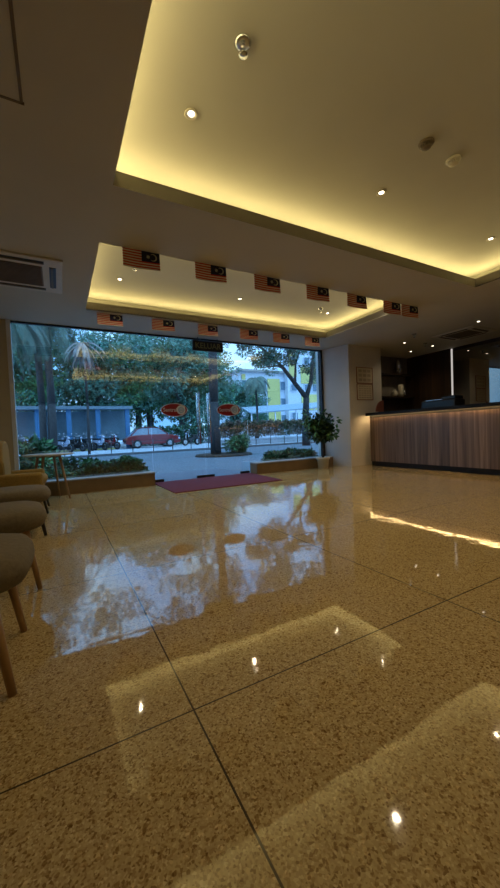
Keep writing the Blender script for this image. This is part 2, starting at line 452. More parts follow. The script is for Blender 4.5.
for i, x in enumerate(far):
    f = fp.copy(); col.objects.link(f)
    place(f, (x, 5.575, 2.679), math.radians(rng.uniform(-3, 3)), (1., 1., .95))
    tag(f, 'striped flag, %s in the farther row near the glass' % (ordn[i] if i < 5 else 'rightmost'), 'flag', 'flags hung by the window ceiling strip')
for y, x0, x1, lab in ((3.572, .45, 5.05, 'thin string carrying the nearer row of flags'), (5.575, .45, 4.85, 'thin string carrying the farther row of flags')):
    tag(MB('white').bar((x0, y, 2.677), (x1, y, 2.677), .0015, seg=6).build('flag_string'), lab, 'string')

# ------------------------------------------------------------------ ceiling fittings
def downlight_proto():
    root = empty('downlight')
    MB('offwhite').lathe((0, 0, 0), [(.024, -.001), (.043, -.001), (.045, -.005), (.040, -.008), (.024, -.004), (.024, -.001)], 28).build('trim_ring', root)
    MB('lamp').lathe((0, 0, 0), [(.0, -.003), (.021, -.003), (.021, -.001), (0, -.001)], 20).build('lamp', root)
    return root
SPOT_W = 24.
dp = downlight_proto()
DL = [(.88, 2.25, 1, 'left downlight in the big ceiling recess'), (2.68, 2.25, 1, 'middle downlight in the big ceiling recess'),
      (4.50, 2.26, 1, 'right downlight in the big ceiling recess by its far corner'),
      (.83, 5.0, 1, 'left downlight in the smaller recess by the window'), (2.64, 5.0, 1, 'middle downlight in the far line of the smaller recess'),
      (4.44, 5.0, 1, 'right downlight in the far line of the smaller recess'),
      (.85, 4.0, 1, 'left downlight in the near line of the smaller recess'), (2.68, 4.0, 1, 'middle downlight in the near line of the smaller recess'),
      (4.49, 4.0, 1, 'downlight glinting behind the right end flags'),
      (6.80, 5.20, 0, 'downlight nearest the white column above the reception'), (7.75, 5.75, 0, 'downlight above the niche shelves'),
      (7.73, 5.16, 0, 'downlight beside the dark wood panelling above reception'), (6.76, 3.62, 0, 'brightest downlight in front of the ceiling cassette over the counter'),
      (.88, .55, 1, 'left downlight overhead, out of frame'), (2.68, .55, 1, 'middle downlight overhead, out of frame'), (4.50, .55, 1, 'right downlight overhead, out of frame'),
      (6.76, 2.0, 0, 'downlight over the near part of the counter, out of frame'), (6.76, .4, 0, 'downlight over the nearest end of the counter, out of frame')]
for i, (x, y, up, lab) in enumerate(DL):
    d = dp if i == 0 else copy_tree(dp)
    z = ZU if up else ZC
    place(d, (x, y, z))
    tag(d, 'small round recessed '+lab, 'downlight', 'recessed ceiling downlights')
    l = bpy.data.lights.new('downlight_beam', 'SPOT'); l.energy = SPOT_W if up else SPOT_W*.35; l.color = (1., .80, .50)
    l.spot_size = math.radians(125); l.spot_blend = 1.; l.shadow_soft_size = .012
    lo = bpy.data.objects.new('downlight_beam', l); col.objects.link(lo); lo.location = (x, y, z-.02)

def sprinkler_proto():
    root = empty('sprinkler')
    MB('steel').lathe((0, 0, 0), [(.0, -.001), (.036, -.001), (.038, -.005), (.026, -.012), (.012, -.014), (0, -.014)], 24).build('rosette', root)
    b = MB('steel'); b.bar((0, 0, -.012), (0, 0, -.03), .010); b.bar((-.010, 0, -.03), (-.012, 0, -.052), .003).bar((.010, 0, -.03), (.012, 0, -.052), .003)
    b.bar((0, 0, -.03), (0, 0, -.05), .003); b.build('frame', root)
    MB('steel').lathe((0, 0, -.052), [(0, -.003), (.020, -.003), (.020, 0), (0, 0)], 16).build('deflector', root)
    return root
sp = sprinkler_proto()
for i, (x, y, up, lab) in enumerate(((.99, 1.72, 1, 'steel sprinkler head in the big recess left of its centre'), (.93, 4.5, 1, 'sprinkler head behind the leftmost flag'),
                                     (4.15, 4.85, 1, 'sprinkler head in the right end of the recess by the window'),
                                     (6.35, 4.63, 0, 'sprinkler head on the low ceiling left of the reception downlights'), (7.3, 5.05, 0, 'sprinkler head between the reception downlights'))):
    s = sp if i == 0 else copy_tree(sp)
    place(s, (x, y, ZU if up else ZC), .3*i, 1.25)
    tag(s, 'small pendant '+lab, 'sprinkler', 'ceiling sprinkler heads')

def detector(x, y, dark, lab):
    root = tag(empty('smoke_detector', (x, y, ZU)), lab, 'smoke detector')
    m = 'grille' if dark else 'offwhite'
    MB(m).lathe((0, 0, 0), [(0, -.001), (.055, -.001), (.055, -.012), (.048, -.018), (0, -.018)], 28).build('base', root)
    b = MB(m)
    for k in range(12):
        a = 2*PI*k/12; b.bar((.034*math.cos(a), .034*math.sin(a), -.018), (.031*math.cos(a), .031*math.sin(a), -.036), .004, seg=6)
    b.build('vent_cage', root)
    MB(m).lathe((0, 0, -.034), [(0, -.012), (.018, -.011), (.034, -.004), (.036, 0), (0, 0)], 24).build('cap', root)
detector(2.54, 1.71, True, 'low grey round ceiling detector left of the cream one')
detector(2.895, 1.72, False, 'cream round smoke detector on the big recess ceiling')

def cassette(x, y, lab, half=.42):
    root = tag(empty('ceiling_air_conditioner', (x, y, ZC)), lab, 'air conditioner')
    b = MB('offwhite', 'black'); h = half
    b.box(-h, h, -h, h, -.022, -.001, 0, bev=.006)
    b.build('panel', root)
    for k in range(4):
        a = k*PI/2
        s = MB('black'); s.box(-h*.62, h*.62, h*.72, h*.86, -.0255, -.0215)
        o = s.build('air_slot', root); o.rotation_euler = (0, 0, a)
        s = MB('grille'); s.box(-h*.60, h*.60, h*.75, h*.80, -.034, -.025)
        o = s.build('louvre', root); o.rotation_euler = (0, 0, a)
    g = MB('grille'); g.box(-h*.58, h*.58, -h*.58, h*.58, -.026, -.021)
    for k in range(17):
        yy = -h*.55+k*h*1.1/16; g.box(-h*.55, h*.55, yy-.006, yy+.006, -.032, -.026)
    g.build('intake_grille', root)
cassette(-.32, 4.53, 'square air conditioner cassette in the low ceiling at the left edge', .45)
cassette(7.32, 4.22, 'square air conditioner cassette in the low ceiling above the reception')
# access hatch at the left edge of the ceiling
root = tag(empty('access_hatch', (-.38, 1.98, ZC)), 'square access hatch outlined in the ceiling at the top left', 'hatch')
MB('ceiling').box(-.29, .29, -.29, .29, -.004, -.001).build('panel', root)
b = MB('grille')
b.box(-.31, .31, .29, .305, -.007, -.001).box(-.31, .31, -.305, -.29, -.007, -.001).box(.29, .305, -.305, .305, -.007, -.001).box(-.305, -.29, -.305, .305, -.007, -.001)
b.build('frame', root)

# ------------------------------------------------------------------ reception
root = tag(empty('reception_counter', (6.08, 0, 0)), 'walnut clad reception counter front running along the right side', 'reception counter')
YC0, YC1 = -1.6, 5.58
b = MB('counter'); b.box(0, .05, YC0, YC1, .10, 1.06); b.build('front_panel', root)
b = MB('counter'); b.box(.05, .62, YC1-.04, YC1, .10, 1.06); b.build('end_panel', root)
b = MB('slab'); b.box(.015, .60, YC0, YC1-.01, 0, .10); b.build('toe_kick', root)
b = MB('panel'); b.box(.56, .60, YC0, YC1-.04, .10, .76); b.build('inner_panel', root)
b = MB('panel'); b.box(.05, .62, YC0, YC1-.04, .72, .76); b.build('desk_shelf', root)
b = MB('led'); b.box(-.030, -.020, YC0, YC1+.03, 1.1075, 1.1125).box(-.015, .30, YC1+.015, YC1+.03, 1.1075, 1.1125); b.build('light_strip', root)['label'] = 'glowing warm light strip under the top'
b = MB('slab'); b.box(-.07, .34, YC0, YC1+.06, 1.113, 1.165, bev=.004); b.box(-.07, -.060, YC0, YC1+.06, 1.102, 1.116); o = b.build('countertop')
o.location = (6.08, 0, 0); tag(o, 'long black polished slab along the top of the reception counter', 'countertop')
b = MB('slab'); b.box(0, .30, YC0, YC1, 1.06, 1.113); b.build('support_rail', root)

def monitor(x, y, rz, lab, w=.50):
    root = tag(empty('computer_monitor', (x, y, .76), rz), lab, 'monitor')
    MB('black').box(-.12, .12, -.09, .09, 0, .012, bev=.004).build('base', root)
    MB('black').box(-.025, .025, -.015, .02, .01, .36).build('stand', root)
    MB('black').box(-w/2, w/2, -.045, -.015, .27, .585, bev=.006).build('screen_housing', root)
    MB('darkmetal').box(-w/2+.012, w/2-.012, -.0475, -.0445, .285, .57).build('screen', root)
# staff side equipment
root = tag(empty('printer', (6.66, 4.25, .76)), 'low black printer behind the counter in front of the mirror edge', 'printer')
MB('black').box(-.19, .13, -.35, .35, .0, .56, bev=.02).build('body', root)
MB('steel').box(-.20, -.05, -.10, .24, .562, .575, bev=.004).build('tray', root)
MB('black').box(-.14, .10, -.33, -.05, .562, .63, bev=.015).build('lid', root)
root = tag(empty('fan_ornament', (6.25, 5.46, 1.1655)), 'salmon brown fan shaped ornament on the far end of the black countertop', 'ornament')
MB('panel').lathe((.03, 0, 0), [(0, 0), (.06, 0), (.055, .015), (.015, .022), (0, .022)], 20).build('base', root)
b = MB('salmon'); pts = [(.13, 0, .02), (.13, 0, .27)]+[(.13-.24*math.sin(a), 0, .27*math.cos(a)*.98+.02*math.sin(a)) for a in [PI/2*k/14 for k in range(1, 15)]]
b.prism([(x, -.012, z) for x, y, z in pts], (0, .024, 0)); b.build('fan', root, bevel=.004)

# right wall: panel grooves, mirror, bright edge
b = MB('mirror'); b.box(XR-.012, XR-.001, -1.5, 5.12, .9, 2.60); tag(b.build('wall_mirror'), 'large dark mirror on the right wall behind the reception', 'mirror')
b = MB('bartrim'); b.box(XR-.03, XR, 5.135, 5.16, 1.30, 2.66); tag(b.build('bright_trim'), 'thin vertical white trim, brightened by emission, at the edge of the dark mirror', 'trim')
b = MB('legdark')
for k in range(3): b.box(XR-.012, XR-.001, 5.35+k*.35, 5.358+k*.35, .1, ZC-.02)
structure(b.build('trim_5'))

# niche shelves between the column and the panelling
root = tag(empty('shelf_unit', (7.55, 6.399, 0)), 'dark wooden shelves in the niche beside the column', 'shelf')
for z in (1.62, 2.20):
    MB('panel').box(-.55, .89, -.24, 0, z-.03, z).build('shelf', root)
MB('panel').box(.82, .86, -.24, 0, 1.0, 2.20).build('side_panel', root)
MB('panel').box(-.55, .89, -.24, 0, .72, .76).build('lower_shelf', root)
MB('panel').box(-.55, .89, -.02, 0, 1.0, 1.60).build('back_panel', root)
def vase(x, y, z, prof, m, lab, cat='vase', name='vase'):
    o = MB(m).lathe((0, 0, 0), prof, 24).build(name); o.location = (x, y, z)
    tag(o, lab, cat); return o
vase(7.93, 6.28, 2.20, [(0, 0), (.05, 0), (.085, .10), (.09, .20), (.06, .31), (.03, .36), (.035, .38), (0, .38)], 'steel', 'tall dark glazed vase on the top niche shelf')
vase(7.80, 6.30, 1.62, [(0, 0), (.05, 0), (.075, .06), (.06, .14), (.03, .17), (.04, .19), (0, .19)], 'offwhite', 'small pale vase on the lower niche shelf, left one', 'vase')
vase(7.99, 6.26, 1.62, [(0, 0), (.06, 0), (.07, .10), (.07, .27), (.05, .32), (0, .32)], 'offwhite', 'tall pale jar in the middle of the lower niche shelf', 'jar', 'jar')
vase(8.17, 6.30, 1.62, [(0, 0), (.05, 0), (.06, .04), (.05, .16), (.03, .20), (0, .20)], 'steel', 'small metal cup on the lower niche shelf, right one', 'cup', 'cup')
vase(8.2, 6.05, .92, [(0, 0), (.04, 0), (.04, .22), (.015, .32), (.015, .36), (0, .36)], 'offwhite', 'pale bottle standing low beside the wood panelling', 'bottle', 'bottle')
o = MB('panel').box(8.0, 8.44, 5.6, 6.38, .0, .918).build('low_cabinet'); tag(o, 'low dark cabinet in the corner below the niche shelves', 'cabinet')

# notices on the column
def notice(x0, x1, z0, z1, rows, cols, lab):
    root = tag(empty('framed_notice', ((x0+x1)/2, 5.739, z0)), lab, 'notice', 'framed notices on the column')
    w, h = (x1-x0)/2, z1-z0
    b = MB('salmon')
    b.box(-w, w, -.012, 0, 0, .012).box(-w, w, -.012, 0, h-.012, h).box(-w, -w+.012, -.012, 0, .012, h-.012).box(w-.012, w, -.012, 0, .012, h-.012)
    b.build('frame', root)
    b = MB('paper', 'ink'); b.box(-w+.012, w-.012, -.006, -.001, .012, h-.012, 0)
    for r in range(rows):
        for c in range(cols):
            cx = -w+.05+(c+.5)*(2*w-.1)/cols; cz = .03+(r+.5)*(h-.06)/rows
            hw, hh = (2*w-.1)/cols*.38, (h-.06)/rows*.30
            b.box(cx-hw, cx+hw, -.0075, -.006, cz-hh, cz+hh, 1)
    b.build('sheet', root)
notice(5.87, 6.37, 1.84, 2.20, 3, 3, 'upper framed notice of small pictures on the column')
notice(5.87, 6.37, 1.47, 1.83, 6, 5, 'lower framed notice of pale panels on the column')

# ------------------------------------------------------------------ chairs at the left wall
def cushion(mb, x0, x1, hw, z0, z1, rnd=.12, crown=.02, mi=0):
    """rounded seat pad: superellipse outline with a soft edge"""
    n = 40; cx = (x0+x1)/2; a = (x1-x0)/2
    def ring(s, z):
        out = []
        for k in range(n):
            t = 2*PI*k/n; c, d = math.cos(t), math.sin(t)
            e = 2/3.4
            out.append((cx+s*a*math.copysign(abs(c)**e, c), s*hw*math.copysign(abs(d)**e, d), z))
        return out
    prof = [(.80, z0), (.93, z0+(z1-z0)*.12), (1, z0+(z1-z0)*.45), (.985, z0+(z1-z0)*.72), (.93, z0+(z1-z0)*.93), (.8, z1+crown*.2), (.5, z1+crown*.8), (.05, z1+crown)]
    rings = [[mb.bm.verts.new(p) for p in ring(s, z)] for s, z in prof]
    for r0, r1 in zip(rings, rings[1:]):
        for k in range(n):
            f = mb.bm.faces.new((r0[k], r0[(k+1) % n], r1[(k+1) % n], r1[k])); f.smooth = True; f.material_index = mi
    mb.bm.faces.new(rings[0][::-1]).material_index = mi; mb.bm.faces.new(rings[-1]).material_index = mi
def leg(root, a, b, m, r0=.020, r1=.013):
    mb = MB(m); mb.bar(a, b, r0, r1, 14); return mb.build('leg', root)
def make_chair(name, fab, lg, top=.46):
    # faces +x, front edge at x = 0
    root = empty(name)
    b = MB(fab); cushion(b, -.52, .055, .275, top-.125, top-.005); b.build('seat', root)
    for sy in (-1, 1):
        leg(root, (-.07, sy*.19, top-.10), (-.015, sy*.225, 0), lg)
        leg(root, (-.42, sy*.17, top-.10), (-.49, sy*.21, 0), lg)
    b = MB(lg); b.box(-.43, -.06, -.19, -.165, top-.125, top-.095).box(-.43, -.06, .165, .19, top-.125, top-.095).box(-.08, -.055, -.17, .17, top-.125, top-.095).box(-.43, -.405, -.17, .17, top-.125, top-.095)
    b.build('seat_frame', root)
    b = MB(fab)
    n = 14; pts = []
    for k in range(n+1):
        a = -1.1+2.2*k/n; pts.append((-.30-.26*math.cos(a), .255*math.sin(a)/math.sin(1.1)))
    outer = [(x-.045, y*1.06) for x, y in pts]
    lo = top-.06; hi = top+.34
    rows = []
    for z, s in ((lo, 0), (lo+.10, .01), (hi-.10, -.02), (hi, -.045)):
        rows.append(([(x+s*1.0, y, z) for x, y in pts], [(x+s*1.0, y, z) for x, y in outer]))
    vi = [[b.bm.verts.new(p) for p in r[0]] for r in rows]; vo = [[b.bm.verts.new(p) for p in r[1]] for r in rows]
    for j in range(3):
        for k in range(n):
            for g in (vi, vo):
                f = b.bm.faces.new((g[j][k], g[j][k+1], g[j+1][k+1], g[j+1][k])); f.smooth = True
        for k in (0, n): b.bm.faces.new((vi[j][k], vo[j][k], vo[j+1][k], vi[j+1][k]))
    for k in range(n):
        for j in (0, 3): b.bm.faces.new((vi[j][k], vi[j][k+1], vo[j][k+1], vo[j][k]))
    b.build('backrest', root, bevel=.01)
    return root
ch = make_chair('lounge_chair', 'fabric', 'legwood')
place(ch, (-.165, 1.635, 0)); tag(ch, 'grey brown fabric chair with pale wooden legs nearest the camera', 'chair', 'chairs along the left wall')
c2 = copy_tree(ch); place(c2, (-.15, 2.565, 0), math.radians(7)); tag(c2, 'grey brown fabric chair with pale wooden legs, second from the camera', 'chair', 'chairs along the left wall')
c3 = make_chair('lounge_chair', 'fabric', 'legdark', .42); place(c3, (-.15, 3.86, 0), math.radians(5)); tag(c3, 'grey brown fabric chair with black legs, before the mustard armchair', 'chair', 'chairs along the left wall')
# mustard armchair
root = tag(empty('armchair', (-.16, 4.98, 0)), 'mustard fabric armchair with rounded back nearest the window', 'armchair')
b = MB('mustard'); cushion(b, -.58, .02, .27, .33, .445, crown=.02); b.build('seat', root)
for sy in (-1, 1):
    b = MB('mustard'); b.box(-.60, -.02, sy*.30-.045, sy*.30+.045, .26, .49, bev=.035); b.build('armrest', root)
    leg(root, (-.05, sy*.24, .30), (.005, sy*.27, 0), 'legdark', .017, .012)
    leg(root, (-.52, sy*.24, .30), (-.58, sy*.27, 0), 'legdark', .017, .012)
b = MB('mustard'); b.box(-.55, -.03, -.27, .27, .26, .335, bev=.02); b.build('seat_base', root)
b = MB('mustard')
pts = [(-.52, .33*math.copysign(abs(math.cos(a))**.7, math.cos(a)), .60+.27*math.sin(a)) for a in [PI*k/18 for k in range(19)]]
pts = pts+[(-.50, -.29, .30), (-.50, .29, .30)]
b.prism([(p[0], p[1], p[2]) for p in pts], (.13, 0, 0)); b.build('backrest', root, bevel=.03)

# small table behind the chairs
root = tag(empty('side_table', (-.14, 5.80, 0)), 'small pale topped table on splayed wooden legs in front of the window', 'table')
MB('tabletop').lathe((0, 0, 0), [(0, .635), (.315, .635), (.325, .641), (.325, .652), (.315, .658), (0, .658)], 40).build('table_top', root)
MB('legwood').lathe((0, 0, 0), [(0, .615), (.16, .615), (.16, .635), (0, .635)], 24).build('underframe', root)
for a in (-25, 65, 155, 245):
    c, s = math.cos(math.radians(a)), math.sin(math.radians(a))
    leg(root, (.15*c, .15*s, .63), (.265*c, .265*s, 0), 'legwood', .019, .012)

# ------------------------------------------------------------------ leaves and plants
def leaves(mb, center, rad, n, size, rnd, mi=0, shell=.55, aspect=.5):
    cx, cy, cz = center
    for _ in range(n):
        u = Vector((rnd.gauss(0, 1), rnd.gauss(0, 1), rnd.gauss(0, 1))).normalized()
        r = shell+(1-shell)*rnd.random()**.6
        p = Vector((cx+u.x*rad[0]*r, cy+u.y*rad[1]*r, cz+u.z*rad[2]*r))
        d = (u+Vector((rnd.uniform(-1, 1), rnd.uniform(-1, 1), rnd.uniform(-1, .4)))).normalized()
        s = d.cross(Vector((rnd.uniform(-1, 1), rnd.uniform(-1, 1), rnd.uniform(-1, 1)))).normalized()
        L, W = size*rnd.uniform(.7, 1.3), size*aspect*rnd.uniform(.7, 1.2)
        nn = d.cross(s)*W*.25
        vs = [p, p+d*L*.45+s*W*.5+nn, p+d*L, p+d*L*.45-s*W*.5+nn]
        f = mb.bm.faces.new([mb.bm.verts.new(v) for v in vs]); f.material_index = mi
def clusters(mb, center, rad, nc, crad, n, size, rnd, **k):
    for _ in range(nc):
        u = Vector((rnd.gauss(0, 1), rnd.gauss(0, 1), rnd.gauss(0, 1))).normalized()*rnd.uniform(.35, .95)
        c = (center[0]+u.x*rad[0], center[1]+u.y*rad[1], center[2]+u.z*rad[2])
        q = crad*rnd.uniform(.7, 1.3)
        leaves(mb, c, (q, q, q*.8), n, size, rnd, **k)

# potted plant at the column
root = tag(empty('potted_plant', (4.98, 5.90, 0)), 'leafy potted plant in a cream pot beside the white column', 'plant')
MB('pot', 'soil').lathe((0, 0, 0), [(0, 0), (.105, 0), (.125, .20), (.145, .205), (.15, .25), (.13, .25), (.12, .225), (0, .225)], 28).build('pot', root)
b = MB('bark'); b.path([(0, 0, .22), (.015, .0, .42), (.0, .01, .62)], [.028, .022, .016])
b.path([(0, .01, .6), (-.12, .02, .82), (-.16, .02, .95)], [.014, .01, .006]).path([(0, .01, .6), (.12, -.03, .85), (.17, -.03, 1.0)], [.014, .01, .006]).path([(0, .01, .6), (.02, 0, 1.0)], [.014, .007])
b.build('stem', root)
b = MB('leafdark', 'leaf'); r2 = random.Random(3)
clusters(b, (0, 0, .83), (.28, .25, .27), 34, .11, 26, .12, r2, shell=.2, aspect=.5)
for k in range(16):
    a = r2.uniform(0, 2*PI); c = (.30*math.cos(a), .28*math.sin(a), .85+r2.uniform(-.3, .35))
    leaves(b, c, (.08, .08, .09), 9, .13, r2, mi=1, shell=.1)
b.build('foliage', root, fixn=False)

def hedge(x0, x1, y0, y1, z0, z1, n, size, lab, m='leaf', m2='leafdark', seed=1, name='hedge', group=None):
    rr = random.Random(seed); root = tag(empty(name, ((x0+x1)/2, (y0+y1)/2, z0)), lab, 'hedge', group)
    hx, hy, h = (x1-x0)/2, (y1-y0)/2, z1-z0
    b = MB(m, m2)
    for _ in range(n):
        x = rr.uniform(-hx, hx); y = rr.uniform(-hy, hy)
        z = h*(1-rr.random()**2*.95)*(1-.18*abs(math.sin(x*5+seed)))
        ed = min(1, (hx-abs(x))/(h*.5)+.45); z *= ed
        leaves(b, (x, y, z), (.02, .02, .02), 2, size, rr, mi=int(rr.random() < .35), shell=.1, aspect=.55)
    b.build('foliage', root, fixn=False)
    return root
hedge(.25, 1.42, 6.55, 6.95, -.02, .46, 3200, .085, 'low leafy hedge outside the left pane behind the ledge', seed=2)
hedge(-.6, .22, 6.55, 6.9, -.02, .30, 1200, .08, 'very low patchy hedge outside below the little table', seed=5)
hedge(4.05, 5.35, 6.52, 6.9, -.02, .40, 3200, .08, 'low leafy hedge outside the right pane behind the ledge', seed=3)

# ------------------------------------------------------------------ outside ground
structure(MB('asphalt').box(-60, 80, YW+.03, 18.2, -.15, -.03).build('ground_driveway'))
structure(MB('kerb').box(-60, 80, 18.2, 18.6, -.15, .07).build('kerb_driveway'))
structure(MB('pavement').box(-60, 80, 18.6, 24.6, -.15, .05).build('ground_pavement'))
structure(MB('pavement').box(-60, 80, 24.6, 160, -.15, .0).build('ground_road'))

# railing along the kerb
root = tag(empty('street_railing', (0, 18.9, .05)), 'thin dark metal railing along the kerb of the driveway', 'railing')
for k in range(26):
    x = -4+k*1.05
    b = MB('darkmetal'); b.bar((x, 0, 0), (x, 0, .62), .022, seg=8); b.ball((x, 0, .63), (.03, .03, .03), 8); b.build('post', root)
b = MB('darkmetal'); b.bar((-4, 0, .55), (22.2, 0, .55), .010, seg=6); b.build('rail', root)
b = MB('darkmetal'); b.bar((-4, 0, .30), (22.2, 0, .30), .008, seg=6); b.build('rail', root)

# planting island with big trunk
tag(MB('soil').lathe((5.75, 12.8, -.03), [(0, 0), (1.15, 0), (1.1, .07), (0, .10)], 32).build('planting_bed'), 'dark round soil bed around the big trunk and bush', 'planting bed')
def trunk_tree(name, loc, pts, rad, lab, cat='tree', group=None):
    root = tag(empty(name, loc), lab, cat, group)
    b = MB('bark'); b.path(pts, rad, 14); b.build('trunk', root); return root
root = trunk_tree('palm_tree', (5.33, 12.6, .07), [(0, 0, 0), (.0, 0, 2), (.04, 0, 4), (.12, 0, 6.8)], [.21, .18, .17, .16], 'thick dark palm trunk standing behind the glass doors')
def fronds(root, z, n, L, m, seed, droop=1.0, elev=(.0, .9), w=.55, c=(0, 0), name='frond'):
    rr = random.Random(seed)
    for i in range(n):
        a = 2*PI*i/n+rr.uniform(-.2, .2); e = rr.uniform(*elev); d = Vector((math.cos(a), math.sin(a), 0))
        b = MB(m); p = Vector((c[0], c[1], z)); v = (d*math.cos(e)+Vector((0, 0, math.sin(e)))); seg = 12; pts = [p.copy()]
        for k in range(seg):
            p = p+v*(L/seg); v = (v+Vector((0, 0, -.16*droop))).normalized(); pts.append(p.copy())
        b.path(pts, [.03*(1-k/seg)+.006 for k in range(seg+1)], 5)
        side = d.cross(Vector((0, 0, 1)))
        for k in range(2, seg*3):
            t = k/3.; j = min(int(t), seg-1); q = pts[j].lerp(pts[j+1], t-j)
            ll = w*math.sin(PI*min(1, .12+t/seg*.88))*rr.uniform(.8, 1.15)+.05
            for sgn in (-1, 1):
                dd = (side*sgn+(pts[j+1]-pts[j]).normalized()*.6+Vector((0, 0, -.55*droop))).normalized()
                wv = (pts[j+1]-pts[j]).normalized()*.022
                b.poly([q-wv, q+dd*ll*.6-wv, q+dd*ll, q+dd*ll*.6+wv, q+wv])
        b.build(name, root, fixn=False)
fronds(root, 6.8, 22, 3.6, 'leafpale', 4, 1.0, (-.2, 1.1), .75, (.12, 0))
# bush beside it
def bush(x, y, z, r, h, n, lab, m='leafdark', m2='leaf', size=.12, seed=1, group=None):
    root = tag(empty('bush', (x, y, z)), lab, 'bush', group)
    rr = random.Random(seed); b = MB(m, m2)
    for _ in range(14):
        u = (rr.uniform(-.6, .6)*r, rr.uniform(-.6, .6)*r, h*rr.uniform(.25, .72))
        leaves(b, u, (r*.45, r*.45, h*.3), n//14, size, rr, mi=int(rr.random() < .5), shell=.2, aspect=.5)
    b.build('foliage', root, fixn=False)
    b = MB('bark')
    b.bar((0, 0, 0), (.02, 0, h*.7), .03, .012, 8); b.build('stem', root)
bush(6.28, 12.5, .0, .50, .80, 1800, 'dense round bush at the foot of the thick palm trunk', seed=6)
bush(-.42, 8.9, -.03, .50, .98, 1700, 'bright leafy bush outside behind the little table', 'leaf', 'leafdark', .16, 8)
bush(.15, 7.6, -.03, .32, .55, 900, 'dark small bush outside right of the little table', 'leafdark', 'leafdark', .12, 9)

def canopy_tree(x, y, h, spread, seed, lab, r0=.22, n=26):  # crowns out of view, added to break up the sky's reflection indoors
    rq = random.Random(seed); root = tag(empty('added_canopy_tree', (x, y, -.03)), lab, 'tree', 'added trees screening the sky')
    b = MB('bark'); b.path([(0, 0, 0), (.1, 0, h*.35), (0, .1, h*.62)], [r0, r0*.85, r0*.7], 12)
    tips = []
    for k in range(7):
        a = 2*PI*k/7+rq.uniform(-.3, .3); q = (spread*.62*math.cos(a), spread*.62*math.sin(a), h*rq.uniform(.8, 1.0))
        b.path([(0, .1, h*.6), (q[0]*.45, q[1]*.45, h*.76), q], [r0*.5, r0*.32, .03], 8); tips.append(q)
    b.build('trunk', root)
    b = MB('leafdark', 'leafblue')
    for k in range(n):
        q = tips[k % 7]; c = [q[0]+rq.uniform(-.38, .38)*spread, q[1]+rq.uniform(-.38, .38)*spread, q[2]+rq.uniform(-.6, 1.1)]
        leaves(b, c, (.95, .95, .45), 90, .26, rq, mi=int(rq.random() < .5), shell=.3, aspect=.45)
    b.build('foliage', root, fixn=False)
canopy_tree(9.45, 22.3, 11.5, 4.6, 101, 'added canopy tree screening the sky, trunk hidden behind the thick palm trunk', .16, 34)
canopy_tree(-4.5, 15.0, 9.5, 4.2, 102, 'added unseen tree screening the sky left of the window, crown over the driveway', .2, 30)
canopy_tree(-.52, 26.0, 12.5, 5.6, 103, 'added canopy tree screening the sky, hidden behind the twin palm trunks, crown above', .10, 40)
canopy_tree(-2.7, 12.2, 7.6, 4.6, 104, 'added unseen tree screening the sky, outside left of the glass front, crown over the driveway', .18, 40)
canopy_tree(12.9, 12.4, 8.0, 4.6, 105, 'added unseen tree screening the sky, outside right of the glass front, crown over the driveway', .18, 40)
# left twin palms
for i, (x, y, lab) in enumerate(((-.80, 24.4, 'left trunk of the twin palms seen above the little table'), (-.26, 24.0, 'right trunk of the twin palms seen above the little table'))):
    root = trunk_tree('palm_tree', (x, y, 0), [(0, 0, 0), (.03, 0, 3), (-.03, 0, 6), (0, 0, 9.4)], [.20, .18, .18, .17], 'tall grey palm, '+lab, 'tree', 'palms at the left')
    fronds(root, 9.3, 20, 4.2, 'leafpale', 11+i, 1.5, (-1.0, .5), .8)
# nearer palm with grey drooping fronds (upper left)
root = trunk_tree('palm_tree', (1.35, 19.9, .0), [(0, 0, 0), (.05, 0, 2.6), (0, 0, 5.6)], [.07, .06, .05], 'slender palm with grey hanging fronds right of the twin trunks', 'tree', 'palms at the left')
fronds(root, 5.7, 26, 1.45, 'leafdry', 21, .9, (-1.3, .3), .11)
root = trunk_tree('palm_tree', (-1.75, 15.5, -.03), [(0, 0, 0), (-.1, 0, 2.6), (-.1, 0, 5.3)], [.08, .07, .06], 'dark palm with drooping fronds at the left window edge', 'tree', 'palms at the left')
fronds(root, 5.6, 24, 2.6, 'leafpale', 22, 1.6, (-.9, .6), .55, (-.1, 0))
# distant small palm at the right in front of the building
root = trunk_tree('palm_tree', (14.9, 26.0, .0), [(0, 0, 0), (.05, 0, 2.6), (0, 0, 5.3)], [.12, .09, .08], 'slim palm with a drooping crown in front of the yellow building')
fronds(root, 5.3, 15, 2.0, 'leafpale', 31, 2.0, (-.2, .8), .6)

# forked tree at the right of the window
root = tag(empty('forked_tree', (12.32, 16.0, -.03)), 'dark forked tree standing behind the right pane', 'tree')
b = MB('bark')
b.path([(0, 0, 0), (.02, 0, 1.4), (.12, 0, 2.7)], [.24, .20, .17], 14)
b.path([(.12, 0, 2.7), (-.55, .1, 3.5), (-1.3, .1, 4.3), (-2.4, .2, 5.2), (-3.4, .3, 5.9)], [.15, .12, .10, .07, .04], 10)
b.path([(.12, 0, 2.7), (.55, .1, 3.6), (.75, .1, 4.8), (1.2, .2, 6.2)], [.14, .11, .08, .05], 10)
b.path([(-.55, .1, 3.5), (-.4, .2, 4.6), (.0, .2, 5.6)], [.08, .06, .03], 8)
b.path([(-1.3, .1, 4.3), (-1.9, -.2, 4.35), (-2.9, -.2, 4.2)], [.06, .045, .02], 8)
b.build('trunk', root)
b = MB('leafdark', 'leafblue'); rr = random.Random(14)
